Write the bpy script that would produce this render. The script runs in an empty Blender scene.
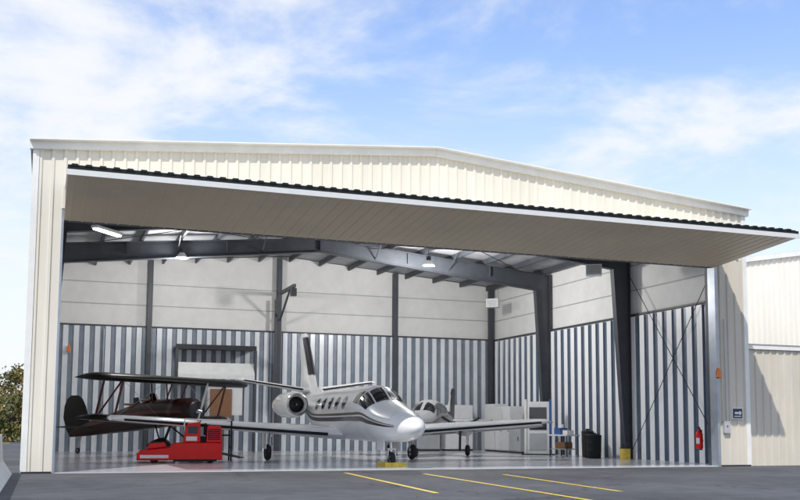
import bpy, math, random
from mathutils import Vector, Matrix
random.seed(4)
sc=bpy.context.scene

# ------------------------------------------------------------------ materials
def new_mat(name,col,rough=.6,metal=0.,var=.0,vscale=3.,bump=0.,bscale=40.,coat=0.,emit=None,estr=0.,stretch=None,spec=.5):
    m=bpy.data.materials.new(name); m.use_nodes=True
    nt=m.node_tree; b=nt.nodes['Principled BSDF']
    b.inputs['Base Color'].default_value=(*col,1)
    b.inputs['Roughness'].default_value=rough
    b.inputs['Metallic'].default_value=metal
    b.inputs['Specular IOR Level'].default_value=spec
    if coat: b.inputs['Coat Weight'].default_value=coat; b.inputs['Coat Roughness'].default_value=.05
    if emit: b.inputs['Emission Color'].default_value=(*emit,1); b.inputs['Emission Strength'].default_value=estr
    tc=nt.nodes.new('ShaderNodeTexCoord')
    vec=tc.outputs['Object']
    if stretch:
        mp=nt.nodes.new('ShaderNodeMapping'); mp.inputs['Scale'].default_value=stretch
        nt.links.new(vec,mp.inputs[0]); vec=mp.outputs[0]
    if var:
        n=nt.nodes.new('ShaderNodeTexNoise'); n.inputs['Scale'].default_value=vscale; n.inputs['Detail'].default_value=8
        n.inputs['Roughness'].default_value=.65
        nt.links.new(vec,n.inputs['Vector'])
        r=nt.nodes.new('ShaderNodeMapRange'); r.inputs[1].default_value=.3; r.inputs[2].default_value=.7
        r.inputs[3].default_value=1-var; r.inputs[4].default_value=1+var*.6
        nt.links.new(n.outputs[0],r.inputs[0])
        mx=nt.nodes.new('ShaderNodeVectorMath'); mx.operation='SCALE'
        mx.inputs[0].default_value=col; nt.links.new(r.outputs[0],mx.inputs['Scale'])
        nt.links.new(mx.outputs[0],b.inputs['Base Color'])
    if bump:
        n2=nt.nodes.new('ShaderNodeTexNoise'); n2.inputs['Scale'].default_value=bscale; n2.inputs['Detail'].default_value=5
        nt.links.new(tc.outputs['Object'],n2.inputs['Vector'])
        bp=nt.nodes.new('ShaderNodeBump'); bp.inputs['Strength'].default_value=bump; bp.inputs['Distance'].default_value=.02
        nt.links.new(n2.outputs[0],bp.inputs['Height']); nt.links.new(bp.outputs[0],b.inputs['Normal'])
    return m

M={}
M['cream']=new_mat('cream_steel',(.76,.715,.61),.45,0,.09,1.2,stretch=(1,1,.2))
M['trimw']=new_mat('white_trim',(.80,.79,.75),.4,0,.08,2)
M['offw']=new_mat('offwhite_steel',(.83,.79,.70),.45,0,.06,1.2,stretch=(1,1,.25))
M['tan']=new_mat('tan_steel',(.62,.57,.48),.5,0,.12,1.2,stretch=(1,1,.25))
M['beige']=new_mat('door_liner',(.68,.57,.41),.5,0,.10,.5)
M['edge']=new_mat('door_edge',(.72,.71,.68),.35,.2,.05,3)
M['black']=new_mat('black_rubber',(.012,.017,.018),.7,0,.2,6,spec=.25)
M['steel']=new_mat('primer_steel',(.062,.07,.085),.5,.1,.2,2)
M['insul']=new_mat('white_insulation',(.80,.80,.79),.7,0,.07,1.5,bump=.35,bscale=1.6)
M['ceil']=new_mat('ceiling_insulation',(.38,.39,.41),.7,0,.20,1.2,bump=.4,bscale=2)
M['liner_glint']=new_mat('liner_painted_glint',(.94,.95,.97),.35,.0,.03,1.5)  # ribs: bright outdoor reflection on the sheet, painted into the colour
M['liner_dim']=new_mat('liner_painted_dim',(.11,.145,.21),.35,.1,.2,2)  # recesses: dark reflection on the same sheet, painted into the colour
M['back_glint']=new_mat('back_liner_painted_glint',(.80,.84,.90),.30,.05,.14,.6)  # back ribs: light they reflect is put into this pale colour
M['back_dim']=new_mat('back_liner_painted_dim',(.23,.27,.33),.4,.1,.2,2)  # back recesses: same sheet, its darkness between ribs painted in
M['galv']=new_mat('galvanised',(.38,.42,.48),.35,.6,.15,3)
M['girt']=new_mat('girt_paint',(.42,.43,.45),.6,0,.1,3)
M['white']=new_mat('aircraft_white',(.91,.91,.91),.22,0,.02,2,coat=.5)
M['glass']=new_mat('dark_glass',(.012,.014,.018),.06,0,coat=.6)
M['gold']=new_mat('gold_stripe',(.16,.13,.09),.3,.2)
M['dstripe']=new_mat('dark_stripe',(.02,.02,.03),.3)
M['metal']=new_mat('bare_metal',(.55,.56,.58),.25,.9,.1,6)
M['dmetal']=new_mat('dark_metal',(.05,.05,.055),.4,.6)
M['tire']=new_mat('tire',(.02,.02,.02),.8,0,.2,20)
M['bip']=new_mat('biplane_black',(.007,.006,.006),.35,0,.2,3,spec=.25)
M['bipf']=new_mat('biplane_dark_maroon',(.022,.005,.005),.3,0,.2,3,spec=.3)
M['maroon']=new_mat('maroon',(.09,.010,.010),.35,0,.1,3)
M['red']=new_mat('tug_red',(.74,.007,.005),.45,0,.12,4,spec=.35)
M['yellow']=new_mat('yellow_paint',(.80,.56,.07),.6,0,.40,9)
M['orange']=new_mat('orange',(.8,.20,.03),.5)
M['grey']=new_mat('grey_paint',(.42,.44,.46),.5,0,.1,3)
M['cab']=new_mat('cabinet_white',(.76,.77,.78),.4,0,.08,3)
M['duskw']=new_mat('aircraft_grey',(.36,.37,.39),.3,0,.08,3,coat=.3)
M['blue']=new_mat('blue_plastic',(.04,.12,.35),.4)
M['brown']=new_mat('brown_board',(.25,.12,.06),.6,0,.2,5)
M['lamp']=new_mat('lamp_glow',(1,1,1),.5,emit=(1,.97,.9),estr=8)
M['conc']=new_mat('concrete',(.72,.72,.70),.8,0,.15,2,bump=.3)
M['signb']=new_mat('sign_blueblack',(.02,.04,.07),.4)
M['leaf']=new_mat('leaves',(.10,.115,.035),.7,0,.5,.9)
M['leaf2']=new_mat('leaves_yellow',(.22,.17,.04),.7,0,.4,.9)
M['bark']=new_mat('bark',(.10,.07,.05),.9,0,.3,5)
M['grass']=new_mat('dry_grass',(.16,.15,.07),.9,0,.4,.5)
M['floor']=new_mat('hangar_floor',(.62,.64,.67),.17,0,.14,.7,spec=.6)
def asphalt():
    m=bpy.data.materials.new('asphalt'); m.use_nodes=True; nt=m.node_tree; N=nt.nodes; L=nt.links
    b=N['Principled BSDF']; b.inputs['Roughness'].default_value=.85
    tc=N.new('ShaderNodeTexCoord')
    n1=N.new('ShaderNodeTexNoise'); n1.inputs['Scale'].default_value=.25; n1.inputs['Detail'].default_value=6
    n2=N.new('ShaderNodeTexNoise'); n2.inputs['Scale'].default_value=30; n2.inputs['Detail'].default_value=4
    n3=N.new('ShaderNodeTexNoise'); n3.inputs['Scale'].default_value=2; n3.inputs['Detail'].default_value=7
    for n in(n1,n2,n3): L.new(tc.outputs['Object'],n.inputs['Vector'])
    a=N.new('ShaderNodeMath'); a.operation='MULTIPLY_ADD'; a.inputs[1].default_value=.55; L.new(n1.outputs[0],a.inputs[0]); 
    a2=N.new('ShaderNodeMath'); a2.operation='MULTIPLY_ADD'; a2.inputs[1].default_value=.30; L.new(n2.outputs[0],a2.inputs[0])
    a3=N.new('ShaderNodeMath'); a3.operation='MULTIPLY'; a3.inputs[1].default_value=.3; L.new(n3.outputs[0],a3.inputs[0])
    L.new(a3.outputs[0],a2.inputs[2]); L.new(a2.outputs[0],a.inputs[2])
    r=N.new('ShaderNodeValToRGB'); r.color_ramp.elements[0].position=.42; r.color_ramp.elements[0].color=(.040,.043,.049,1)
    r.color_ramp.elements[1].position=.74; r.color_ramp.elements[1].color=(.115,.118,.125,1)
    L.new(a.outputs[0],r.inputs[0])
    v=N.new('ShaderNodeTexVoronoi'); v.feature='DISTANCE_TO_EDGE'; v.inputs['Scale'].default_value=.16
    wp=N.new('ShaderNodeVectorMath'); wp.operation='MULTIPLY_ADD'; wp.inputs[1].default_value=(1.2,1.2,0)
    L.new(n3.outputs['Color'],wp.inputs[0]); L.new(tc.outputs['Object'],wp.inputs[2]); L.new(wp.outputs[0],v.inputs['Vector'])
    cr=N.new('ShaderNodeMapRange'); cr.inputs[1].default_value=.0; cr.inputs[2].default_value=.008; cr.inputs[3].default_value=.35; cr.inputs[4].default_value=1
    L.new(v.outputs['Distance'],cr.inputs[0])
    sc_=N.new('ShaderNodeVectorMath'); sc_.operation='SCALE'; L.new(r.outputs[0],sc_.inputs[0]); L.new(cr.outputs[0],sc_.inputs['Scale'])
    L.new(sc_.outputs[0],b.inputs['Base Color'])
    bp=N.new('ShaderNodeBump'); bp.inputs['Strength'].default_value=.5; bp.inputs['Distance'].default_value=.01
    L.new(n2.outputs[0],bp.inputs['Height']); L.new(bp.outputs[0],b.inputs['Normal'])
    return m
M['asphalt']=asphalt()

# ------------------------------------------------------------------ mesh builder
class MB:
    def __init__(s): s.v=[]; s.f=[]; s.mi=[]; s.mats=[]
    def midx(s,k):
        if k not in s.mats: s.mats.append(k)
        return s.mats.index(k)
    def add(s,vs,fs,k):
        o=len(s.v); s.v+= [tuple(x) for x in vs]; i=s.midx(k)
        for f in fs: s.f.append([o+j for j in f]); s.mi.append(i)
    def box(s,x0,x1,y0,y1,z0,z1,k):
        vs=[(x0,y0,z0),(x1,y0,z0),(x1,y1,z0),(x0,y1,z0),(x0,y0,z1),(x1,y0,z1),(x1,y1,z1),(x0,y1,z1)]
        s.add(vs,[(0,3,2,1),(4,5,6,7),(0,1,5,4),(1,2,6,5),(2,3,7,6),(3,0,4,7)],k)
    def beam(s,p,q,w,h,k,up=(0,0,1)):
        p=Vector(p);q=Vector(q);d=(q-p).normalized();up=Vector(up)
        if abs(d.dot(up))>.99: up=Vector((0,1,0))
        a=d.cross(up).normalized(); b=a.cross(d).normalized()
        vs=[]
        for c in(p,q):
            for sa,sb in((-1,-1),(1,-1),(1,1),(-1,1)): vs.append(c+a*sa*w/2+b*sb*h/2)
        s.add(vs,[(0,1,2,3),(7,6,5,4),(0,4,5,1),(1,5,6,2),(2,6,7,3),(3,7,4,0)],k)
    def cyl(s,p,q,r0,r1,k,n=16,caps=True):
        p=Vector(p);q=Vector(q);d=(q-p).normalized();up=Vector((0,0,1))
        if abs(d.dot(up))>.95: up=Vector((1,0,0))
        a=d.cross(up).normalized(); b=a.cross(d)
        vs=[];fs=[]
        for c,r in((p,r0),(q,r1)):
            for i in range(n):
                t=2*math.pi*i/n; vs.append(c+(a*math.cos(t)+b*math.sin(t))*r)
        for i in range(n): fs.append((i,(i+1)%n,n+(i+1)%n,n+i))
        if caps: fs.append(tuple(range(n))[::-1]); fs.append(tuple(range(n,2*n)))
        s.add(vs,fs,k)
    def loft(s,rings,k,caps=True,closed=True):
        n=len(rings[0]); vs=[p for r in rings for p in r]; fs=[]
        for j in range(len(rings)-1):
            for i in range(n if closed else n-1):
                fs.append((j*n+i,j*n+(i+1)%n,(j+1)*n+(i+1)%n,(j+1)*n+i))
        if caps: fs.append(tuple(range(n))[::-1]); fs.append(tuple(range((len(rings)-1)*n,len(rings)*n)))
        s.add(vs,fs,k)
    def torus(s,c,axis,R,r,k,n=24,m_=10):
        c=Vector(c);d=Vector(axis).normalized();up=Vector((0,0,1)) if abs(d.z)<.9 else Vector((1,0,0))
        a=d.cross(up).normalized();b=a.cross(d); rings=[]
        for i in range(n+1):
            t=2*math.pi*i/n; e=a*math.cos(t)+b*math.sin(t)
            rings.append([c+e*(R+r*math.cos(u*2*math.pi/m_))+d*r*math.sin(u*2*math.pi/m_) for u in range(m_)])
        s.loft(rings,k,caps=False)
    def wheel(s,c,axis,R,w,hub='metal'):
        s.torus(c,axis,R-w*.5,w*.5,'tire'); c=Vector(c); d=Vector(axis).normalized()
        s.cyl(c-d*w*.35,c+d*w*.35,R-w*.6,R-w*.6,hub,20)
        s.cyl(c-d*w*.5,c+d*w*.5,R*.2,R*.2,'dmetal',12)
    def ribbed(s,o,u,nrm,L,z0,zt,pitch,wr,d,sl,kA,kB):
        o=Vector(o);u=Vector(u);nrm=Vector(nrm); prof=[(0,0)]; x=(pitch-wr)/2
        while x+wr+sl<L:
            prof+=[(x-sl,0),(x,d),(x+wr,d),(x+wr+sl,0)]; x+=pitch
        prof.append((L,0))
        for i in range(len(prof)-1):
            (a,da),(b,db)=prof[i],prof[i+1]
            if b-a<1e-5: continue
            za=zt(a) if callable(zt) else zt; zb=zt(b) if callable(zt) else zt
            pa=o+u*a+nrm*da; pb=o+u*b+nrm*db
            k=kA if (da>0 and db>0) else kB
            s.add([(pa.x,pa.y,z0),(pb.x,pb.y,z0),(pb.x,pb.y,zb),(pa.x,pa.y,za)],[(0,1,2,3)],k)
    def build(s,name,parent=None,smooth=False,bevel=0.,loc=None,rot=None,scale=None):
        me=bpy.data.meshes.new(name); me.from_pydata(s.v,[],s.f); me.update()
        for k in s.mats: me.materials.append(M[k])
        me.polygons.foreach_set('material_index',s.mi)
        if smooth:
            me.polygons.foreach_set('use_smooth',[True]*len(me.polygons))
            me.set_sharp_from_angle(angle=math.radians(38))
        ob=bpy.data.objects.new(name,me); sc.collection.objects.link(ob)
        if parent: ob.parent=parent
        if loc: ob.location=loc
        if rot: ob.rotation_euler=rot
        if scale: ob.scale=(scale,)*3
        if bevel:
            bm=ob.modifiers.new('b','BEVEL'); bm.width=bevel; bm.segments=2; bm.limit_method='ANGLE'; bm.angle_limit=math.radians(50)
        return ob
def empty(name,loc=(0,0,0),rotz=0):
    e=bpy.data.objects.new(name,None); sc.collection.objects.link(e); e.location=loc; e.rotation_euler=(0,0,rotz); return e

# ------------------------------------------------------------------ dims
XL,XR=-.5,22.2; XC=(XL+XR)/2; YF=27.; YB=46.8
OL,OR=.28,20.92; OH=6.62
EAVE,PEAK=8.57,9.52
def roofz(x): return PEAK-(PEAK-EAVE)*abs(x-XC)/(XR-XC)

# ------------------------------------------------------------------ ground
g=MB(); g.add([(-600,-200,0),(600,-200,0),(600,900,0),(-600,900,0)],[(0,1,2,3)],'asphalt'); g.build('ground')
g=MB(); g.add([(-400,64,.006),(-2,64,.006),(-2,600,.006),(-400,600,.006)],[(0,1,2,3)],'grass'); g.build('grass_field')
g=MB(); g.box(XL+.02,XR-.02,YF-.05,YB,-.1,.02,'floor')
for x in(5.3,10.85,16.4): g.box(x-.008,x+.008,YF,YB-.3,.0205,.0225,'grey')
for y in(33.6,40.2): g.box(XL+.6,XR-.7,y-.008,y+.008,.0205,.0225,'grey')
g.build('hangar_floor')
def line(name,a,b,w=.12):
    a=Vector((*a,0));b=Vector((*b,0));d=(b-a).normalized();n=Vector((-d.y,d.x,0))*w/2
    g=MB(); g.add([(*(a-n).xy,.005),(*(a+n).xy,.005),(*(b+n).xy,.005),(*(b-n).xy,.005)],[(0,1,2,3)],'yellow'); g.build(name)
line('yellow_ground_marking',(7.70,25.6),(7.13,17.6))
line('yellow_ground_marking',(9.60,24.6),(9.02,14.2))
line('yellow_ground_marking',(11.56,23.8),(10.9,17.1))
# ------------------------------------------------------------------ hangar
H=empty('aircraft_hangar')
w=MB()
w.ribbed((XL,YF,0),(1,0,0),(0,-1,0),XR-XL,6.95,lambda a:roofz(XL+a)-.05,.305,.06,.04,.025,'cream','cream')
w.ribbed((XL,YF,0),(1,0,0),(0,-1,0),OL-XL-.06,0,6.95,.305,.06,.04,.025,'cream','cream')
w.ribbed((OR+.1,YF,0),(1,0,0),(0,-1,0),XR-OR-.1,0,6.95,.305,.06,.04,.025,'tan','tan')
w.box(XL+.01,OL-.06,YF+.01,YF+.25,0,6.9,'cream'); w.box(OR+.1,XR-.01,YF+.01,YF+.25,0,6.9,'steel')
w.build('front_wall',H)
w=MB()
w.box(XL-.05,XL+.11,YF-.06,YF+.02,0,EAVE-.03,'trimw'); w.box(XR-.11,XR+.05,YF-.06,YF+.02,0,EAVE-.03,'trimw')
for x0,x1 in((XL-.14,XC),(XC,XR+.14)):
    w.beam((x0,YF-.07,roofz(x0)+.0),(x1,YF-.07,roofz(x1)+.0),.14,.2,'trimw')
    w.beam((x0,YF-.16,roofz(x0)+.115),(x1,YF-.16,roofz(x1)+.115),.34,.03,'trimw')
w.box(OL-.06,OL+.0,YF-.07,YF+.2,0,OH+.3,'galv')
w.box(OR-.0,OR+.1,YF-.07,YF+.3,0,OH+.3,'galv')
w.box(XL-.02,OL-.07,YF-.075,YF-.03,0,.05,'dmetal'); w.box(OR+.11,XR+.02,YF-.075,YF-.03,0,.05,'dmetal')
w.build('wall_trim',H)
w=MB()
w.box(XL+.1,XR-.1,YF+.05,YF+.25,OH+.02,OH+.36,'steel')
w.box(OR+.12,OR+.42,YF+.26,YF+.6,0,8.0,'steel'); w.box(XL+.12,OL-.02,YF+.26,YF+.6,0,8.0,'steel')
w.build('door_header',H)
w=MB()
for x0,x1 in((XL-.12,XC),(XC,XR+.12)):
    for y0,y1 in((YF-.12,YB+.1),):
        a,b=roofz(x0),roofz(x1)
        vs=[(x0,y0,a),(x1,y0,b),(x1,y1,b),(x0,y1,a),(x0,y0,a+.08),(x1,y0,b+.08),(x1,y1,b+.08),(x0,y1,a+.08)]
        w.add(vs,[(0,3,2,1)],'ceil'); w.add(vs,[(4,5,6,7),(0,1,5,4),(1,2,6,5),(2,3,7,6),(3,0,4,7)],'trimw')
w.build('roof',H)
w=MB()
w.box(XL,XL+.05,YF+.25,YB,0,EAVE-.02,'cream'); w.box(XR-.05,XR,YF+.25,YB,0,EAVE-.02,'cream')
w.add([(XL,YB,0),(XR,YB,0),(XR,YB,EAVE),(XC,YB,PEAK-.01),(XL,YB,EAVE)],[(0,1,2,3,4)],'cream')
w.build('outer_walls',H)
w=MB()
yb=YB-.2
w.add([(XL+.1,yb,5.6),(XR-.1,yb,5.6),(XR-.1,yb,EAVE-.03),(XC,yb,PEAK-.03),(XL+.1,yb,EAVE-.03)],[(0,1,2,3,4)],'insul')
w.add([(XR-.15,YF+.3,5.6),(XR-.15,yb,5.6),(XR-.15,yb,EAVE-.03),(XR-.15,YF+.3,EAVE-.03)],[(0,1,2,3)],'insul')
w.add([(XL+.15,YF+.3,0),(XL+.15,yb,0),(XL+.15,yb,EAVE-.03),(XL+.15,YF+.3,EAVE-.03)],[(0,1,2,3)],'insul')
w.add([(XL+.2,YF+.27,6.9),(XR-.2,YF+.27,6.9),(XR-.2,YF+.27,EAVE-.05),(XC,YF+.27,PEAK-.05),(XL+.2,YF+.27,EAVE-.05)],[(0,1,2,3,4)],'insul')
w.build('wall_insulation',H)
w=MB()
w.ribbed((XR-.22,YF+.62,0),(0,1,0),(-1,0,0),yb-YF-.62,0,5.65,.60,.31,.06,.04,'liner_glint','liner_dim')
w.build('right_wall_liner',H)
w=MB()
w.ribbed((XL+.1,yb-.05,0),(1,0,0),(0,-1,0),XR-XL-.3,0,5.72,.46,.23,.05,.04,'back_glint','back_dim')
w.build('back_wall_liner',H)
w=MB()
for z in(5.74,6.75,7.75):
    w.box(XL+.2,XR-.25,yb-.1 if z<6 else yb-.03,yb-.005,z,z+(.06 if z<6 else .035),'steel' if z<6 else 'girt')
    w.box(XR-.24 if z<6 else XR-.18,XR-.155,YF+.6,yb-.12,z-.04,z+(.03 if z<6 else .0),'steel' if z<6 else 'girt')
for x in(4.4,10.5,16.5):
    w.box(x-.11,x+.11,yb-.36,yb-.08,.02,roofz(x)-.1,'steel')
w.box(XR-.5,XR-.26,yb-.35,yb-.12,.02,EAVE-.2,'steel')
w.cyl((2.4,yb-.2,.02),(2.4,yb-.2,5.6),.025,.025,'galv',8)
w.box(13.2,13.6,yb-.32,yb-.14,1.2,1.9,'grey'); w.box(14.2,14.9,yb-.36,yb-.14,1.1,2.1,'grey')
w.build('girts_and_posts',H)
fr=MB()
def ibeam(y,outer,inner):
    for i in range(len(outer)-1):
        a,b,c,d=outer[i],outer[i+1],inner[i+1],inner[i]
        vs=[(p[0],y-.01,p[1]) for p in(a,b,c,d)]+[(p[0],y+.01,p[1]) for p in(a,b,c,d)]
        fr.add(vs,[(0,1,2,3),(7,6,5,4)],'steel')
        for p,q in((a,b),(d,c)):
            fr.beam((p[0],y,p[1]),(q[0],y,q[1]),.26,.03,'steel',up=(0,0,1) if abs(q[0]-p[0])>1 else (1,0,0))
for y in(33.6,40.2):
    xl,xr=XL+.2,XR-.28
    outer=[(xl,.02),(xl,EAVE-.3),(XC,PEAK-.28),(xr,EAVE-.3),(xr,.02)]
    inner=[(xl+.3,.02),(xl+.75,EAVE-1.0),(XC,PEAK-.85),(xr-.75,EAVE-1.0),(xr-.3,.02)]
    ibeam(y,outer,inner)
    for x in (XC-6,XC-2.5,XC+2.5,XC+6):
        for s in(-1,1): fr.beam((x,y,roofz(x)-.8),(x,y+s*.9,roofz(x)-.2),.04,.04,'steel')
    # web stiffeners
    for x in(XC-8,XC-4,XC,XC+4,XC+8): fr.box(x-.012,x+.012,y-.11,y-.012,roofz(x)-.78,roofz(x)-.33,'steel')
fr.build('rigid_frames',H)
w=MB()
x=XL+.9
while x<XR-.5:
    z=roofz(x)
    w.box(x-.045,x+.045,YF+.3,yb-.02,z-.26,z-.03,'steel'); x+=1.52
w.build('purlins',H)
w=MB()
xw=XR-.42
for (y0,y1) in((27.7,33.4),):
    w.cyl((xw,y0,.3),(xw,y1,7.4),.015,.015,'dmetal',6); w.cyl((xw+.03,y0,7.4),(xw+.03,y1,.3),.015,.015,'dmetal',6)
for a,b in(((1,33.8),(9,40)),((9,33.8),(1,40)),((13,33.8),(20.5,40)),((20.5,33.8),(13,40))):
    w.cyl((a[0],a[1],roofz(a[0])-.4),(b[0],b[1],roofz(b[0])-.4),.018,.018,'dmetal',6)
w.build('brace_rods',H)

# ------------------------------------------------------------------ bifold door
D=empty('bifold_hangar_door')
w=MB()
yo,yi=23.0,26.9; zo,zi=6.93,6.62
def leaf(x0,x1,y0,z0,y1,z1,t,kb,kt,ke):
    vs=[(x0,y0,z0),(x1,y0,z0),(x1,y1,z1),(x0,y1,z1),(x0,y0,z0+t),(x1,y0,z0+t),(x1,y1,z1+t),(x0,y1,z1+t)]
    w.add(vs,[(0,3,2,1)],kb); w.add(vs,[(4,5,6,7)],kt); w.add(vs,[(0,1,5,4),(1,2,6,5),(2,3,7,6),(3,0,4,7)],ke)
leaf(OL,OR,yo,zo,yi,zi,.10,'beige','tan','edge')
x=OL+.15
while x<OR-.1:
    vs=[(x-.03,yo+.02,zo-.001),(x+.03,yo+.02,zo-.001),(x+.018,yo+.02,zo-.014),(x-.018,yo+.02,zo-.014),
        (x-.03,yi,zi-.001),(x+.03,yi,zi-.001),(x+.018,yi,zi-.014),(x-.018,yi,zi-.014)]
    w.add(vs,[(0,3,2,1),(4,5,6,7),(0,4,7,3),(3,7,6,2),(2,6,5,1)],'beige')
    x+=.305
w.box(OL-.02,OR+.02,yo-.04,yo-.002,zo-.03,zo+.1,'edge')
w.build('lower_leaf',D)
w=MB()
leaf(OL,OR,yo+.1,zo+.16,yi,7.45,.08,'beige','cream','black')
w.box(OL,OR,yo-.02,yo+.08,zo+.103,zo+.19,'black')
x=OL+.05
while x<OR-.2:
    w.add([(x,yo-.04,zo+.18),(x+.2,yo-.04,zo+.18),(x+.16,yo-.04,zo+.235),(x+.04,yo-.04,zo+.235),
           (x,yo+.3,zo+.18),(x+.2,yo+.3,zo+.18),(x+.16,yo+.3,zo+.26),(x+.04,yo+.3,zo+.26)],
          [(0,1,2,3),(5,4,7,6),(3,2,6,7),(0,3,7,4),(1,5,6,2),(0,4,5,1)],'black'); x+=.305
w.build('upper_leaf',D)

# ------------------------------------------------------------------ neighbouring buildings
A=empty('metal_annex_building')
w=MB()
w.ribbed((XR+.12,YF+.25,0),(1,0,0),(0,-1,0),16,0,3.95,.305,.06,.04,.025,'tan','tan')
w.box(XR+.1,XR+16.2,YF+.14,YF+.5,3.95,4.12,'trimw')
w.box(XR+.12,XR+16.1,YF+.3,YF+6,0,3.9,'tan')
w.box(XR+.12,XR+.24,YF+.16,YF+.24,0,3.95,'trimw')
w.build('annex_walls',A)
w=MB(); w.add([(XR+.1,YF+.1,4.12),(XR+16.2,YF+.1,4.12),(XR+16.2,YF+6.2,4.6),(XR+.1,YF+6.2,4.6)],[(0,1,2,3)],'trimw'); w.build('annex_roof',A)
A=empty('neighbouring_hangar')
w=MB()
nx0,nx1,ny=25.5,52,36.
def nz(x): return 8.2+.16*(x-nx0) if x<(nx0+nx1)/2 else 8.2+.16*(nx1-x)
w.ribbed((nx0,ny,0),(1,0,0),(0,-1,0),nx1-nx0,0,lambda a:nz(nx0+a),.305,.06,.04,.025,'offw','offw')
w.add([(nx0,ny+.02,0),(nx0,ny+25,0),(nx0,ny+25,8.2),(nx0,ny+.02,8.2)],[(0,1,2,3)],'offw')
w.build('neighbour_walls',A)
w=MB(); xm=(nx0+nx1)/2
for a,b in((nx0-.2,xm),(xm,nx1+.2)):
    w.beam((a,ny-.08,nz(a)),(b,ny-.08,nz(b)),.16,.22,'trimw')
    w.add([(a,ny-.1,nz(a)+.12),(b,ny-.1,nz(b)+.12),(b,ny+25,nz(b)+.12),(a,ny+25,nz(a)+.12)],[(0,1,2,3)],'trimw')
w.build('neighbour_roof',A)

# ------------------------------------------------------------------ lofted fuselage helper
def herm(keys,t):
    ks=[k[0] for k in keys]
    if t<=ks[0]: return keys[0][1:]
    if t>=ks[-1]: return keys[-1][1:]
    i=max(j for j in range(len(ks)-1) if ks[j]<=t)
    a,b=keys[i],keys[i+1]; u=(t-a[0])/(b[0]-a[0])
    out=[]
    for c in range(1,len(a)):
        def sl(j):
            if j<=0 or j>=len(keys)-1: return None
            d0=(keys[j][c]-keys[j-1][c])/(keys[j][0]-keys[j-1][0]); d1=(keys[j+1][c]-keys[j][c])/(keys[j+1][0]-keys[j][0])
            return 0 if d0*d1<=0 else 2*d0*d1/(d0+d1)
        h=b[0]-a[0]; dl=(b[c]-a[c])/h
        m0=sl(i); m1=sl(i+1); m0=dl if m0 is None else m0; m1=dl if m1 is None else m1
        out.append(a[c]*(2*u**3-3*u*u+1)+m0*h*(u**3-2*u*u+u)+b[c]*(3*u*u-2*u**3)+m1*h*(u**3-u*u))
    return out
class Fus:
    def __init__(s,keys,e=2.0): s.k=keys; s.e=e
    def p(s,y,a,off=0):
        z,w,h=herm(s.k,y); a=math.radians(a); c,sn=math.cos(a),math.sin(a); e=2/s.e
        sg=lambda v:(abs(v)**e)*(1 if v>=0 else -1)
        return Vector(((w+off)*sg(c),y,z+(h+off)*sg(sn)))
    def mesh(s,mb,k,y0,y1,ny=60,n=36,power=1.):
        rings=[]
        for j in range(ny+1):
            y=y0+(y1-y0)*(j/ny)**power
            rings.append([s.p(y,360*i/n) for i in range(n)])
        mb.loft(rings,k)
    def quad(s,mb,k,c,off=.008,n=6):
        vs=[];fs=[]
        for j in range(n+1):
            for i in range(n+1):
                u,v=i/n,j/n
                y=(1-u)*(1-v)*c[0][0]+u*(1-v)*c[1][0]+u*v*c[2][0]+(1-u)*v*c[3][0]
                a=(1-u)*(1-v)*c[0][1]+u*(1-v)*c[1][1]+u*v*c[2][1]+(1-u)*v*c[3][1]
                vs.append(s.p(y,a,off))
        for j in range(n):
            for i in range(n): fs.append((j*(n+1)+i,j*(n+1)+i+1,(j+1)*(n+1)+i+1,(j+1)*(n+1)+i))
        mb.add(vs,fs,k)
    def oval(s,mb,k,yc,ac,ry,ra,off=.008,n=18):
        vs=[s.p(yc,ac,off)]+[s.p(yc+ry*math.cos(2*math.pi*i/n),ac+ra*math.sin(2*math.pi*i/n),off) for i in range(n)]
        mb.add(vs,[(0,1+i,1+(i+1)%n) for i in range(n)],k)
    def band(s,mb,k,pts,off=.006,n=40):
        y0,y1=pts[0][0],pts[-1][0]; vs=[];fs=[]
        for j in range(n+1):
            y=y0+(y1-y0)*j/n; a,b=herm(pts,y); vs+=[s.p(y,a,off),s.p(y,b,off)]
        for j in range(n): fs.append((2*j,2*j+1,2*j+3,2*j+2))
        mb.add(vs,fs,k)
AF=[(0,0),(.02,.03),(.1,.058),(.3,.075),(.55,.062),(.8,.03),(1,.0),(.8,-.012),(.5,-.03),(.2,-.035),(.05,-.022)]
def wing(mb,secs,k,thick=1.6):
    mb.loft([[(sp,y+u*c,z+t*c*thick) for u,t in AF] for sp,y,c,z in secs],k)
FIN=[(0,0),(.05,.03),(.3,.05),(.7,.03),(1,0),(.7,-.03),(.3,-.05),(.05,-.03)]
def fin(mb,secs,k,x=0):
    mb.loft([[(x+t*c,y+u*c,z) for u,t in FIN] for z,y,c in secs],k)

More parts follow.
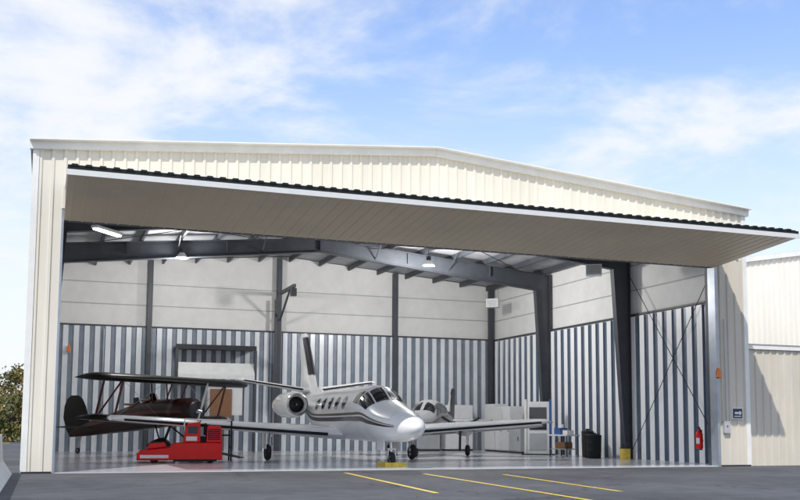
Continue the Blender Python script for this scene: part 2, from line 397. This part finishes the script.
# ------------------------------------------------------------------ business jet
J=empty('business_jet',(10.17,26.55,.02))
F=Fus([(0,1.22,.03,.03),(.08,1.22,.17,.15),(.3,1.225,.33,.29),(.7,1.24,.49,.42),(1.2,1.27,.61,.50),(1.9,1.34,.71,.58),(2.45,1.42,.755,.68),
       (3.0,1.56,.79,.83),(3.5,1.63,.81,.92),(4.2,1.66,.82,.92),(8.8,1.68,.82,.90),(9.8,1.76,.76,.80),(11.2,1.98,.56,.58),(12.6,2.2,.34,.36),(13.7,2.35,.16,.19),(14.1,2.4,.05,.06)])
b=MB(); F.mesh(b,'white',0.0,14.1,90,44,1.25); 
b.build('fuselage',J,smooth=True)
b=MB()
for s in(0,1):
    f=(lambda a:180-a) if s else (lambda a:a)
    F.quad(b,'glass',[(2.34,f(87)),(2.44,f(54)),(3.20,f(57)),(3.22,f(87.5))])
    F.quad(b,'glass',[(2.47,f(50)),(2.72,f(20)),(3.42,f(20)),(3.28,f(54))])
    F.quad(b,'glass',[(3.50,f(20)),(4.00,f(22)),(3.84,f(46)),(3.40,f(52))])
    for i,y in enumerate((4.95,5.8,6.65,7.5,8.35)):
        F.oval(b,'grey',y,f(23),.235,16,.006); F.oval(b,'glass',y,f(23),.195,13,.012)
    F.band(b,'dstripe',[(.7,f(-4),f(-1)),(2.2,f(-8),f(2)),(4,f(-16),f(-7)),(8,f(-18),f(-9)),(11,f(-2),f(6)),(13,f(20),f(34))])
    F.band(b,'gold',[(.7,f(2),f(4)),(2.4,f(5),f(10)),(4,f(-4),f(1)),(8,f(-6),f(-1)),(11,f(9),f(15)),(13,f(38),f(46))])
    for ya in(4.22,4.55): F.quad(b,'grey',[(ya,f(-30)),(ya+.018,f(-30)),(ya+.018,f(45)),(ya,f(45))],.004)
    F.quad(b,'grey',[(1.0,f(20)),(1.012,f(20)),(1.012,f(75)),(1.0,f(75))],.003); F.quad(b,'grey',[(1.0,f(20)),(2.1,f(20)),(2.1,f(21)),(1.0,f(21))],.003)
b.build('windows_and_stripes',J,smooth=True)
b=MB()
for s in(-1,1):
    wing(b,[(s*.3,5.95,3.0,.92),(s*.85,6.05,2.85,.94),(s*3.2,6.5,2.15,1.10),(s*7.7,6.95,1.35,1.40),(s*8.1,7.1,1.1,1.43),(s*8.2,7.4,.6,1.44)],'white',1.5)
    wing(b,[(s*.1,11.9,1.55,2.62),(s*2.7,12.5,.95,3.03),(s*2.9,12.7,.65,3.06)],'white',1.2)
b.build('wings',J,smooth=True)
b=MB()
for s in(-1,1):
    b.cyl((s*1.0,6.065,.95),(s*7.7,6.94,1.40),.055,.04,'black',10)
    b.cyl((s*.4,11.96,2.68),(s*2.7,12.5,3.04),.04,.028,'black',10)
    b.cyl((s*8.15,6.95,1.42),(s*8.15,7.6,1.42),.05,.03,'metal',8)
b.build('leading_edges',J,smooth=True)
b=MB()
fin(b,[(2.3,10.6,3.0),(2.7,11.3,2.5),(4.9,12.95,1.25),(5.08,13.15,.95)],'white'); 
fin(b,[(2.35,9.5,2.2),(2.75,10.9,1.2)],'white')
b.build('tail_fin',J,smooth=True)
b=MB()
fin(b,[(3.3,11.72,1.25),(4.9,12.92,.9)],'dstripe',0); 
b.v=[(x*2.1,y-.02,z) for x,y,z in b.v]
b.build('fin_stripe',J,smooth=True)
b=MB()
for s in(-1,1):
    cx,cz=s*1.32,2.02; n=28
    def ring(y,r): return [(cx+r*math.cos(2*math.pi*i/n),y,cz+r*math.sin(2*math.pi*i/n)) for i in range(n)]
    b.loft([ring(y,r) for y,r in((9.35,.30),(9.12,.33),(9.05,.37),(9.12,.43),(9.5,.49),(10.2,.51),(11.1,.48),(11.9,.36),(12.0,.33))],'white',caps=False)
    b.loft([ring(y,r) for y,r in((9.10,.345),(9.03,.37),(9.10,.42))],'metal',caps=False)
    b.loft([ring(y,r) for y,r in((9.35,.30),(9.7,.30))],'dmetal',caps=False)
    b.add([(cx,9.6,cz)]+ring(9.6,.30),[(0,1+i,1+(i+1)%n) for i in range(n)],'black')
    b.cyl((cx,9.3,cz),(cx,9.6,cz),.02,.1,'metal',14)
    for i in range(16):
        t=2*math.pi*i/16; c=Vector((math.cos(t),0,math.sin(t)))
        b.beam(Vector((cx,9.5,cz))+c*.08,Vector((cx,9.52,cz))+c*.29,.03,.01,'dmetal',up=(.5,1,0))
    b.cyl((cx,11.7,cz),(cx,12.1,cz),.3,.26,'dmetal',20)
    b.box(min(s*.5,s*1.0),max(s*.5,s*1.0),9.9,11.3,1.96,2.1,'white')
b.build('engines',J,smooth=True)
b=MB()
ny_=2.3
b.cyl((0,ny_,.26),(0,ny_+.08,1.0),.045,.06,'metal'); b.wheel((0,ny_,.23),(1,0,0),.23,.16)
b.beam((-.12,ny_,.23),(-.12,ny_,.52),.04,.06,'metal'); b.beam((.12,ny_,.23),(.12,ny_,.52),.04,.06,'metal'); b.box(-.14,.14,ny_-.04,ny_+.04,.5,.56,'metal')
b.box(-.3,-.27,ny_-.1,ny_+.6,.48,.85,'white'); b.box(.27,.3,ny_-.1,ny_+.6,.48,.85,'white')
for s in(-1,1):
    b.cyl((s*2.68,7.75,.3),(s*2.6,7.7,1.02),.06,.08,'metal'); b.wheel((s*2.72,7.75,.29),(1,0,0),.29,.2)
    b.beam((s*2.62,7.5,.55),(s*2.62,7.75,.98),.04,.04,'metal'); b.box(min(s*2.82,s*2.85),max(s*2.82,s*2.85),7.5,8.0,.42,.98,'white')
b.build('landing_gear',J,smooth=True)
c=MB()
for dy in(-.36,.34): 
    c.add([(-.34,dy-.08,0),(.34,dy-.08,0),(.34,dy+.08,0),(-.34,dy+.08,0),(-.34,dy-.02,.13),(.34,dy-.02,.13),(.34,dy+.02,.13),(-.34,dy+.02,.13)],
          [(0,3,2,1),(4,5,6,7),(0,1,5,4),(1,2,6,5),(2,3,7,6),(3,0,4,7)],'yellow')
c.box(-.03,.03,-.36,.34,.02,.05,'yellow')
c.build('wheel_chocks',None,loc=(10.17,28.85,.02))

# ------------------------------------------------------------------ biplane
B=empty('biplane',(5.54,38.8,.02),math.radians(40))
F=Fus([(0,1.75,.42,.42),(.15,1.75,.54,.54),(.9,1.72,.56,.56),(1.0,1.72,.48,.54),(2.0,1.66,.46,.58),(3.2,1.5,.42,.54),(4.5,1.28,.30,.42),(6.2,.98,.14,.26),(7.0,.82,.03,.14)],2.3)
b=MB(); F.mesh(b,'bipf',0,7.0,50,30)
b.build('fuselage',B,smooth=True)
b=MB()
b.cyl((0,-.12,1.75),(0,.0,1.75),.40,.42,'dmetal',24)
for i in range(7):
    t=2*math.pi*i/7; b.cyl((.1*math.cos(t),.02,1.75+.1*math.sin(t)),(.38*math.cos(t),.02,1.75+.38*math.sin(t)),.07,.06,'metal',10)
b.cyl((0,-.35,1.75),(0,-.1,1.75),.03,.12,'metal',14)
for s in(-1,1):
    b.loft([[(s*r*.34-c*.5*.94,-.25+c*.1,1.75+s*r*.94+c*.17) for c in(-w_,w_)]+[(s*r*.34+.01,-.22,1.75+s*r*.94) ] for r,w_ in((.05,.06),(.5,.12),(1.0,.10),(1.2,.03))],'metal')
b.build('engine_and_propeller',B,smooth=True)
b=MB()
for z,y0,span,ch,dh in((2.93,.7,4.5,1.5,.0),(1.28,1.35,4.0,1.3,.18)):
    s_=[(-span,y0+.5,ch*.35,z+dh),(-span+.15,y0+.25,ch*.68,z+dh),(-span+.45,y0+.06,ch*.93,z+dh),(-span+.9,y0,ch,z+dh*.85),(0,y0,ch,z)]
    s_=s_+[(-a,b_,c_,d_) for a,b_,c_,d_ in s_[:-1][::-1]]
    wing(b,s_,'bip',1.9)
s_=[(-1.5,6.0,.3,1.1),(-1.3,5.75,.8,1.1),(-.8,5.6,1.05,1.1),(0,5.5,1.1,1.1),(.8,5.6,1.05,1.1),(1.3,5.75,.8,1.1),(1.5,6.0,.3,1.1)]
wing(b,s_,'bip',.8)
b.build('wings',B,smooth=True)
b=MB()
fin(b,[(.75,6.1,.95),(1.0,5.75,1.5),(1.5,5.9,1.55),(2.0,6.1,1.3),(2.3,6.3,.95),(2.45,6.55,.45)],'bip')
b.build('tail_fin',B,smooth=True)
b=MB()
for s in(-1,1):
    for y in(.95,1.95): b.beam((s*2.9,y+.45,1.42),(s*2.9,y,2.95),.035,.09,'maroon',up=(1,0,0))
    b.beam((s*2.9,2.4,1.42),(s*2.9,.95,2.95),.03,.07,'maroon',up=(1,0,0))
    for y in(1.0,1.8): b.beam((s*.35,y+.15,2.1),(s*.6,y,2.93),.03,.06,'maroon',up=(1,0,0))
    b.cyl((s*.45,1.2,1.3),(s*2.9,.98,2.9),.008,.008,'metal',5); b.cyl((s*.6,1.0,2.9),(s*2.9,1.45,1.45),.008,.008,'metal',5)
    b.beam((s*.35,.9,1.35),(s*.95,.8,.38),.05,.1,'bip'); b.beam((s*.35,1.8,1.3),(s*.95,.85,.38),.04,.06,'bip')
    b.wheel((s*1.0,.8,.36),(1,0,0),.36,.22)
    P=Fus([(0,.42,.03,.03),(.15,.42,.13,.2),(.45,.45,.16,.27),(.9,.42,.12,.2),(1.25,.4,.03,.05)])
    o=len(b.v); P.mesh(b,'bip',0,1.25,12,16); b.v[o:]=[(x+s*1.0,y+.3,z+.02) for x,y,z in b.v[o:]]
b.wheel((0,6.5,.12),(1,0,0),.12,.08); b.beam((0,6.3,.75),(0,6.5,.15),.04,.05,'metal')
b.build('struts_and_gear',B,smooth=True)
b=MB()
for y in(2.15,3.05):
    z,w_,h_=herm(F.k,y); 
    b.torus((0,y+.35,z+h_-.02),(0,0,1),.3,.04,'brown'); b.cyl((0,y+.35,z+h_-.06),(0,y+.35,z+h_+.0),.29,.29,'black',20)
    b.add([(-.26,y,z+h_-.06),(0,y-.1,z+h_-.0),(.26,y,z+h_-.06),(.2,y+.12,z+h_+.24),(0,y+.04,z+h_+.27),(-.2,y+.12,z+h_+.24)],[(0,1,4,5),(1,2,3,4)],'glass')
for s in(0,1):
    f=(lambda a:180-a) if s else (lambda a:a)
    F.band(b,'maroon',[(.2,f(-4),f(2)),(2,f(0),f(10)),(4,f(4),f(20)),(6,f(10),f(30))])
b.build('cockpits',B,smooth=True)

# ------------------------------------------------------------------ light aircraft behind
P=empty('light_aircraft',(13.6,36.4,.02),math.radians(-36))
F=Fus([(0,1.25,.12,.12),(.15,1.25,.3,.3),(.8,1.27,.48,.42),(1.6,1.33,.58,.5),(2.2,1.5,.62,.66),(2.9,1.62,.62,.74),(4.0,1.6,.58,.70),(5.0,1.5,.42,.5),(6.5,1.45,.22,.3),(7.8,1.45,.06,.14)],2.4)
b=MB(); F.mesh(b,'duskw',0,7.8,50,30); b.build('fuselage',P,smooth=True)
b=MB()
for s in(0,1):
    f=(lambda a:180-a) if s else (lambda a:a)
    F.quad(b,'glass',[(1.75,f(86)),(1.85,f(36)),(2.25,f(40)),(2.4,f(85))])
    F.quad(b,'glass',[(1.98,f(14)),(2.88,f(10)),(2.88,f(52)),(2.35,f(52))])
    F.quad(b,'glass',[(2.95,f(10)),(3.6,f(10)),(3.6,f(52)),(2.95,f(52))])
    F.quad(b,'glass',[(3.67,f(10)),(4.4,f(14)),(4.2,f(46)),(3.67,f(52))])
    F.band(b,'dstripe',[(.3,f(-50),f(4)),(3,f(-60),f(-6)),(7,f(-60),f(20))])
    F.band(b,'gold',[(.3,f(8),f(12)),(3,f(-2),f(3)),(7,f(26),f(36))])
b.build('windows',P,smooth=True)
b=MB()
for s in(-1,1):
    wing(b,[(s*.2,2.2,2.0,.95),(s*4.6,2.5,1.1,1.25),(s*4.8,2.7,.7,1.27)],'duskw',1.4)
    wing(b,[(s*.1,6.7,1.0,1.5),(s*1.9,6.95,.65,1.5)],'duskw',1.2)
    n=16
    for (ya,yb_,ra,rb) in((1.35,1.6,.18,.3),(1.6,2.4,.3,.32),(2.4,3.6,.32,.1)):
        b.cyl((s*1.75,ya,1.15),(s*1.75,yb_,1.15),ra,rb,'duskw',n)
    b.cyl((s*1.75,1.15,1.15),(s*1.75,1.36,1.15),.02,.14,'metal',n)
    for q in range(3):
        t=q*2.094+.5; b.beam((s*1.75+.05*math.cos(t),1.28,1.15+.05*math.sin(t)),(s*1.75+.9*math.cos(t),1.28,1.15+.9*math.sin(t)),.1,.02,'dmetal',up=(.2,1,0))
    b.cyl((s*1.7,2.9,.25),(s*1.7,2.9,.9),.04,.05,'metal'); b.wheel((s*1.7,2.9,.24),(1,0,0),.24,.16)
b.cyl((0,.9,.22),(0,.9,1.0),.035,.045,'metal'); b.wheel((0,.9,.2),(1,0,0),.2,.14)
b.build('wings_and_gear',P,smooth=True)
b=MB(); fin(b,[(1.55,5.9,1.9),(1.9,6.5,1.35),(2.85,7.15,.85),(3.0,7.3,.6)],'dstripe')
b.v=[(x*1.1,y,z) for x,y,z in b.v]; fin(b,[(1.9,6.3,1.2),(2.7,6.95,.3)],'cab'); b.build('tail_fin',P,smooth=True)

# ------------------------------------------------------------------ red tug (low towing tractor)
T=empty('aircraft_tug',(4.5,33.3,.02),math.radians(-6))
b=MB()
def prism(b,pts,y0,y1,k):
    n=len(pts); vs=[(x,y0,z) for x,z in pts]+[(x,y1,z) for x,z in pts]
    b.add(vs,[tuple(range(n)),tuple(range(n,2*n))[::-1]]+[(i,n+i,n+(i+1)%n,(i+1)%n) for i in range(n)],k)
prism(b,[(-1.6,.09),(-1.6,.30),(-1.50,.40),(-.55,.50),(-.50,.62),(-.12,.66),(1.12,.66),(1.12,.09)],-.68,.68,'red')
prism(b,[(-.12,.665),(-.04,1.22),(.02,1.30),(.34,1.34),(.40,1.30),(.42,.665)],-.58,.58,'red')
prism(b,[(.60,.665),(.62,1.16),(.68,1.22),(1.02,1.22),(1.10,1.12),(1.12,.665)],-.62,.62,'red')
prism(b,[(-1.30,.44),(-1.22,.62),(-.72,.66),(-.66,.50)],-.40,.40,'red')
b.build('body',T,bevel=.025)
b=MB()
b.box(-1.68,-1.602,-.68,.68,.05,.24,'cab'); b.box(-1.5,-.6,-.691,-.682,.16,.26,'cab')
b.box(-.45,.95,-.70,-.682,.05,.12,'black')
for x in(-1.05,.75):
    for y in(-.52,.52):
        b.wheel((x,y,.15),(0,1,0),.15,.14,'grey')
b.box(.43,.60,-.45,.45,.665,.86,'black'); b.beam((.57,0,.90),(.585,0,1.30),.8,.05,'black',up=(1,0,0))
b.cyl((.38,-.1,1.3),(.46,-.1,1.44),.02,.02,'black',8); b.torus((.46,-.1,1.45),(-.5,0,.9),.15,.016,'black')
b.box(.0,.32,-.592,-.582,.95,1.2,'dmetal'); b.box(.66,1.04,-.632,-.622,.75,1.10,'black')
for i in range(5): b.box(.68,1.02,-.640,-.633,.78+i*.065,.805+i*.065,'red')
b.box(-.05,.3,-.591,-.582,.72,.86,'cab')
for y in(-.5,.5):
    b.cyl((1.12,y,.9),(1.42,y,.9),.022,.022,'black',8); b.cyl((1.42,y,.03),(1.42,y,1.42),.028,.028,'black',10)
for z in(.5,1.40): b.cyl((1.42,-.5,z),(1.42,.5,z),.024,.024,'black',10)
b.cyl((1.42,-.5,1.40),(-.1,-.5,1.42),.024,.024,'cab',8); b.cyl((-.1,-.5,1.42),(-.12,-.5,1.2),.024,.024,'cab',8)
b.beam((1.12,0,.3),(1.75,0,.16),.1,.08,'dmetal'); b.torus((1.8,0,.16),(0,0,1),.07,.02,'dmetal',14,6)
b.cyl((.85,.4,1.22),(.85,.4,1.36),.045,.045,'orange',12)
for y in(-.5,.5): b.cyl((-1.53,y,.36),(-1.62,y,.35),.055,.055,'cab',12)
b.build('fittings',T,smooth=True)

# ------------------------------------------------------------------ right side shop equipment
def cabinet(name,x,y,w_,d_,h_,rot,k='cab',doors=2):
    b=MB(); b.box(-w_/2,w_/2,-d_/2,d_/2,.08,h_,k); b.box(-w_/2+.03,w_/2-.03,-d_/2+.04,d_/2-.02,0,.08,'dmetal')
    dw=w_/doors
    for i in range(doors):
        b.box(-w_/2+i*dw+.02,-w_/2+(i+1)*dw-.02,-d_/2-.02,-d_/2-.002,.12,h_-.05,k)
        b.box(-w_/2+(i+.8)*dw,-w_/2+(i+.84)*dw,-d_/2-.05,-d_/2-.022,h_*.45,h_*.6,'dmetal')
    return b.build(name,None,bevel=.01,loc=(x,y,.02),rot=(0,0,rot))
cabinet('storage_cabinet',19.7,45.9,1.5,.6,2.3,0); cabinet('storage_cabinet',21.2,44.6,1.2,.6,2.35,math.radians(-90))
cabinet('storage_cabinet',21.15,42.9,1.6,.7,2.2,math.radians(-90),'cab'); cabinet('tool_chest',21.0,41.3,1.2,.7,1.3,math.radians(-90),'grey',1)
cabinet('storage_cabinet',18.0,45.9,1.3,.6,2.1,0,'grey')
b=MB(); b.box(-.5,.5,-.04,.04,.02,2.35,'cab'); b.box(-.38,.38,-.06,-.041,1.1,2.1,'glass'); b.box(-.38,.38,-.055,-.041,.2,.95,'grey'); b.box(.5,.6,-.08,.08,0,2.45,'blue'); b.box(-.6,-.5,-.08,.08,0,2.45,'trimw')
b.box(-.7,.7,-.3,.3,0,.05,'dmetal')
b.build('rolling_partition',None,loc=(20.6,38.9,.02),rot=(0,0,math.radians(-35)))
b=MB()
b.box(-.6,.6,-.35,.35,.86,.92,'cab')
for x in(-.55,.55):
    for y in(-.3,.3): b.cyl((x,y,0),(x,y,.86),.025,.025,'dmetal',8)
b.box(-.55,.55,-.3,.3,.3,.33,'grey'); b.box(-.4,0,-.2,.2,.925,1.2,'blue'); b.box(.1,.4,-.15,.2,.925,1.1,'trimw'); b.box(-.3,.3,-.2,.2,.335,.6,'brown')
b.cyl((-.1,0,1.2),(-.1,0,1.35),.06,.05,'trimw',12)
b.build('work_table',None,loc=(20.6,36.6,.02),rot=(0,0,math.radians(-80)))
def barrel(x,y,r=.29,h=.9,k='dmetal'):
    b=MB(); n=24
    prof=[(0,r*.9),(.02,r*.93),(h*.33,r*.97),(h*.35,r*1.0),(h*.37,r*.97),(h*.66,r),(h*.68,r*1.03),(h*.7,r),(h*.97,r*1.02),(h,r*1.06),(h+.02,r*1.0),(h+.07,r*.7)]
    b.loft([[(rr*math.cos(2*math.pi*i/n),rr*math.sin(2*math.pi*i/n),z) for i in range(n)] for z,rr in prof],k)
    b.box(-.08,.08,-.02,.02,h+.06,h+.12,k)
    b.build('trash_barrel',None,smooth=True,loc=(x,y,.02))
barrel(20.9,34.9,k='black'); barrel(20.6,34.2,k='black'); barrel(21.15,35.6,.25,1.05,'dmetal')
b=MB()
b.cyl((0,0,0),(0,0,.42),.2,.2,'yellow',20); b.cyl((0,0,.42),(0,0,.46),.21,.21,'dmetal',20); b.torus((0,0,.5),(1,0,0),.12,.012,'dmetal')
b.build('yellow_bucket',None,smooth=True,loc=(21.2,32.9,.02))
b=MB(); n=20
prof=[(.45,.10),(.47,.12),(.95,.12),(1.02,.09),(1.05,.045),(1.12,.045)]
b.loft([[(r*math.cos(2*math.pi*i/n),r*math.sin(2*math.pi*i/n),z) for i in range(n)] for z,r in prof],'red')
b.cyl((0,0,1.12),(0,0,1.18),.03,.03,'dmetal'); b.box(-.02,.02,-.14,.02,1.17,1.2,'black'); b.box(-.02,.02,-.12,.02,1.12,1.14,'black')
b.cyl((.05,-.03,1.14),(.14,-.02,.7),.015,.015,'black',8); b.box(-.06,.06,-.127,-.121,.62,.82,'cab')
b.box(-.05,.05,.1,.13,.4,1.1,'dmetal')
b.build('fire_extinguisher',None,smooth=True,loc=(21.2,28.3,.1),rot=(0,0,math.radians(-60)))
b=MB(); b.box(-.22,.22,-.03,0,-.19,.19,'trimw'); b.box(-.19,.19,-.036,-.031,-.16,.16,'signb')
b.box(-.12,.05,-.042,-.037,-.02,.05,'trimw'); b.cyl((.09,-.042,.015),(.09,-.037,.015),.06,.06,'trimw',16); b.box(-.14,.14,-.042,-.037,-.11,-.08,'trimw')
b.build('wall_sign',None,loc=(21.72,YF-.04,1.75))
for (x,y,z) in((OR+.05,YF-.09,3.05),(.9,46.3,4.6)):
    b=MB(); b.box(-.07,.07,-.06,.02,-.12,.1,'orange'); b.cyl((0,-.02,.1),(0,-.02,.2),.05,.04,'orange',12); b.box(-.09,.09,.02,.03,-.15,.13,'grey'); b.build('warning_beacon',None,loc=(x,y,z),bevel=.005)
b=MB(); b.box(-.12,.12,-.08,0,-.2,.2,'grey'); b.cyl((0,-.04,.2),(0,-.04,3.6),.02,.02,'galv',8); b.cyl((0,-.1,.03),(0,-.08,.03),.03,.03,'red',10)
b.build('electrical_box',None,loc=(21.25,YF-.05,1.3))

b=MB()
b.box(5.5,9.2,45.2,46.4,4.75,4.85,'steel'); b.box(5.5,9.2,45.15,45.19,4.70,4.92,'dmetal')
b.add([(5.6,45.3,4.1),(9.1,45.3,4.1),(9.1,45.0,3.55),(5.6,45.0,3.55)],[(0,1,2,3)],'cab'); b.box(5.6,9.1,45.0,45.1,3.35,3.55,'cab'); b.box(5.5,9.2,45.0,46.4,3.2,3.3,'dmetal')
for x in(5.55,9.15): b.box(x-.06,x+.06,45.1,45.22,.02,4.7,'steel')
b.box(7.0,8.6,45.3,45.5,1.7,3.1,'cab'); b.box(7.1,8.1,45.2,45.28,1.6,2.9,'brown')
b.build('storage_loft')
def highbay(x,y,z,e):
    b=MB(); b.cyl((0,0,.0),(0,0,.22),.26,.10,'grey',20,caps=False); b.cyl((0,0,.22),(0,0,.4),.1,.1,'dmetal',14); b.cyl((0,0,.02),(0,0,.03),.24,.24,'lamp',20); b.cyl((0,0,.4),(0,0,roofz(x)-z),.012,.012,'dmetal',6)
    ob=b.build('high_bay_lamp',None,smooth=True,loc=(x,y,z))
    l=bpy.data.lights.new('bulb','POINT'); l.energy=e; l.shadow_soft_size=.35; l.color=(1,.98,.95)
    o=bpy.data.objects.new('lamp_bulb',l); sc.collection.objects.link(o); o.location=(0,0,-.45); o.parent=ob
highbay(5.0,40.,8.0,650); highbay(15.0,38.0,8.0,1300)
b=MB(); b.box(-.7,.7,-.12,.12,0,.09,'cab'); b.cyl((-.66,-.05,-.03),(.66,-.05,-.03),.03,.03,'lamp',8); b.cyl((-.66,.05,-.03),(.66,.05,-.03),.03,.03,'lamp',8)
for x in(-.6,.6): b.cyl((x,0,.09),(x,0,.9),.008,.008,'dmetal',5)
b.build('fluorescent_light',None,loc=(1.7,33.0,7.55),rot=(0,0,.9))
def heater(name,x,y,z,rz,sc_=.75):
    b=MB(); b.box(-.4,.4,-.3,.3,0,.55,'cab')
    for i in range(6): b.box(-.34,.34,-.33,-.302,.06+i*.075,.10+i*.075,'grey')
    for sx in(-.35,.35): b.cyl((sx,0,.55),(sx,0,(roofz(x)-z-.1)/sc_),.012,.012,'dmetal',6)
    b.cyl((0,.3,.3),(0,.5,.3),.2,.2,'dmetal',16); b.build(name,None,bevel=.01,loc=(x,y,z),rot=(0,0,rz),scale=sc_)
heater('unit_heater',19.6,32.4,7.05,math.radians(-30)); heater('unit_heater',20.6,43.5,7.1,math.radians(-40))
b=MB(); b.beam((10.5,46.0,7.6),(10.5,43.2,7.6),.12,.16,'steel'); b.beam((10.5,46.1,6.3),(10.5,44.2,7.5),.08,.08,'steel'); b.beam((10.3,46.1,2),(10.3,46.1,7.3),.12,.12,'steel'); b.box(10.38,10.62,43.3,43.6,7.15,7.5,'dmetal'); b.build('jib_hoist')

# ------------------------------------------------------------------ left: barrier wall, trees
b=MB(); 
vs=[]
for y in(14.,26.9): vs+=[(-1.45,y,0),(-.72,y,0),(-.95,y,.35),(-1.0,y,1.0),(-1.16,y,1.0),(-1.22,y,.35)]
b.add(vs,[(0,1,7,6),(1,2,8,7),(2,3,9,8),(3,4,10,9),(4,5,11,10),(5,0,6,11),(5,4,3,2,1,0),(6,7,8,9,10,11)],'conc'); b.build('concrete_barrier',bevel=.015)
def tree(b,x,y,h,r):
    b.cyl((x,y,0),(x+.2,y,h*.5),.22,.13,'bark',8)
    for i in range(6):
        t=i*1.05; b.cyl((x+.1,y,h*.32+i*.1),(x+math.cos(t)*r*.6,y+math.sin(t)*r*.6,h*(.55+.06*(i%3))),.09,.03,'bark',5)
    cl=[]
    for i in range(34):
        a=random.uniform(0,6.28); q=random.random()**.5*r; cl.append((x+math.cos(a)*q,y+math.sin(a)*q,h*random.uniform(.15,.95)-q*.15*random.random(),random.uniform(.4,.9),random.random()<.45))
    for cx,cy,cz,cr,yl in cl:
        for i in range(70):
            d=Vector((random.gauss(0,1),random.gauss(0,1),random.gauss(0,.8))); d=d.normalized()*cr*random.random()**.4
            p=Vector((cx,cy,cz))+d; e1=Vector((random.uniform(-1,1),random.uniform(-1,1),random.uniform(-1,1))).normalized()*.13
            e2=e1.cross(Vector((random.uniform(-1,1),random.uniform(-1,1),random.uniform(-1,1)))).normalized()*.09
            b.add([p-e1,p+e2,p+e1,p-e2],[(0,1,2,3)],'leaf2' if yl else 'leaf')
b=MB()
for x,y,h,r in((-3.5,82,6.3,2.6),(-8,85,6.8,3),(-1,88,6.0,2.6),(-12,80,6,3),(-5.5,76,3.6,2.4),(-2.2,72,3.4,2.0)): tree(b,x,y,h,r)
b.build('distant_trees')

# ------------------------------------------------------------------ world
SE=math.radians(48.5); AZ=math.radians(35)
wd=bpy.data.worlds.new('World'); sc.world=wd; wd.use_nodes=True; nt=wd.node_tree; N=nt.nodes; L=nt.links
for n in list(N): N.remove(n)
out=N.new('ShaderNodeOutputWorld'); bg=N.new('ShaderNodeBackground'); sky=N.new('ShaderNodeTexSky'); sky.sky_type='NISHITA'; sky.sun_disc=False
sky.sun_elevation=SE; sky.sun_rotation=math.pi+AZ; sky.air_density=1.0; sky.dust_density=.4; sky.ozone_density=2.0
tc=N.new('ShaderNodeTexCoord'); sp=N.new('ShaderNodeSeparateXYZ'); L.new(tc.outputs['Generated'],sp.inputs[0])
def mth(op,a,b=None,c=None):
    n=N.new('ShaderNodeMath'); n.operation=op
    for i,v in enumerate((a,b,c)):
        if v is None: continue
        if isinstance(v,(int,float)): n.inputs[i].default_value=v
        else: L.new(v,n.inputs[i])
    return n.outputs[0]
zc=mth('MAXIMUM',mth('ADD',sp.outputs[2],.15),.03)
cx=mth('DIVIDE',sp.outputs[0],zc); cy=mth('DIVIDE',sp.outputs[1],zc)
cb=N.new('ShaderNodeCombineXYZ'); L.new(cx,cb.inputs[0]); L.new(cy,cb.inputs[1]); cb.inputs[2].default_value=8.4
n1=N.new('ShaderNodeTexNoise'); n1.inputs['Scale'].default_value=1.7; n1.inputs['Detail'].default_value=10; n1.inputs['Roughness'].default_value=.58; n1.inputs['Distortion'].default_value=.3
L.new(cb.outputs[0],n1.inputs['Vector'])
cl=N.new('ShaderNodeMapRange'); cl.interpolation_type='SMOOTHSTEP'; cl.inputs[1].default_value=.40; cl.inputs[2].default_value=.64; cl.inputs[3].default_value=.16; cl.inputs[4].default_value=.97
L.new(n1.outputs[0],cl.inputs[0])
hz=N.new('ShaderNodeMapRange'); hz.interpolation_type='SMOOTHSTEP'; hz.inputs[1].default_value=.04; hz.inputs[2].default_value=.42; hz.inputs[3].default_value=.92; hz.inputs[4].default_value=0
L.new(sp.outputs[2],hz.inputs[0])
fac=mth('SUBTRACT',1.0,mth('MULTIPLY',mth('SUBTRACT',1.0,cl.outputs[0]),mth('SUBTRACT',1.0,hz.outputs[0])))
mix=N.new('ShaderNodeMix'); mix.data_type='RGBA'
STR=.15
tint=N.new('ShaderNodeVectorMath'); tint.operation='MULTIPLY'; tint.inputs[1].default_value=(1.0,1.28,1.62); L.new(sky.outputs[0],tint.inputs[0])
L.new(fac,mix.inputs[0]); L.new(tint.outputs[0],mix.inputs[6]); mix.inputs[7].default_value=(.95/STR,.97/STR,1.0/STR,1)
L.new(mix.outputs[2],bg.inputs[0]); bg.inputs[1].default_value=STR; L.new(bg.outputs[0],out.inputs[0])
sl=bpy.data.lights.new('sun','SUN'); sl.energy=3.4; sl.angle=math.radians(.5); sl.color=(1,.96,.9)
so=bpy.data.objects.new('sun',sl); sc.collection.objects.link(so)
d=Vector((math.sin(AZ)*math.cos(SE),math.cos(AZ)*math.cos(SE),-math.sin(SE)))
so.rotation_euler=d.to_track_quat('-Z','Y').to_euler(); so.location=(-20,-20,40)
sc.view_settings.view_transform='Standard'; sc.view_settings.look='None'; sc.view_settings.exposure=0

# ------------------------------------------------------------------ camera
cam=bpy.data.cameras.new('camera'); co=bpy.data.objects.new('camera',cam); sc.collection.objects.link(co); sc.camera=co
cam.sensor_width=36; cam.lens=44.0; cam.shift_y=.1025; cam.clip_end=2000
R=Matrix.Rotation(math.radians(-19.87),4,'Z')@Matrix.Rotation(math.radians(90+5.43),4,'X')@Matrix.Rotation(math.radians(.35),4,'Z')
co.matrix_world=Matrix.Translation((0,0,1.3))@R
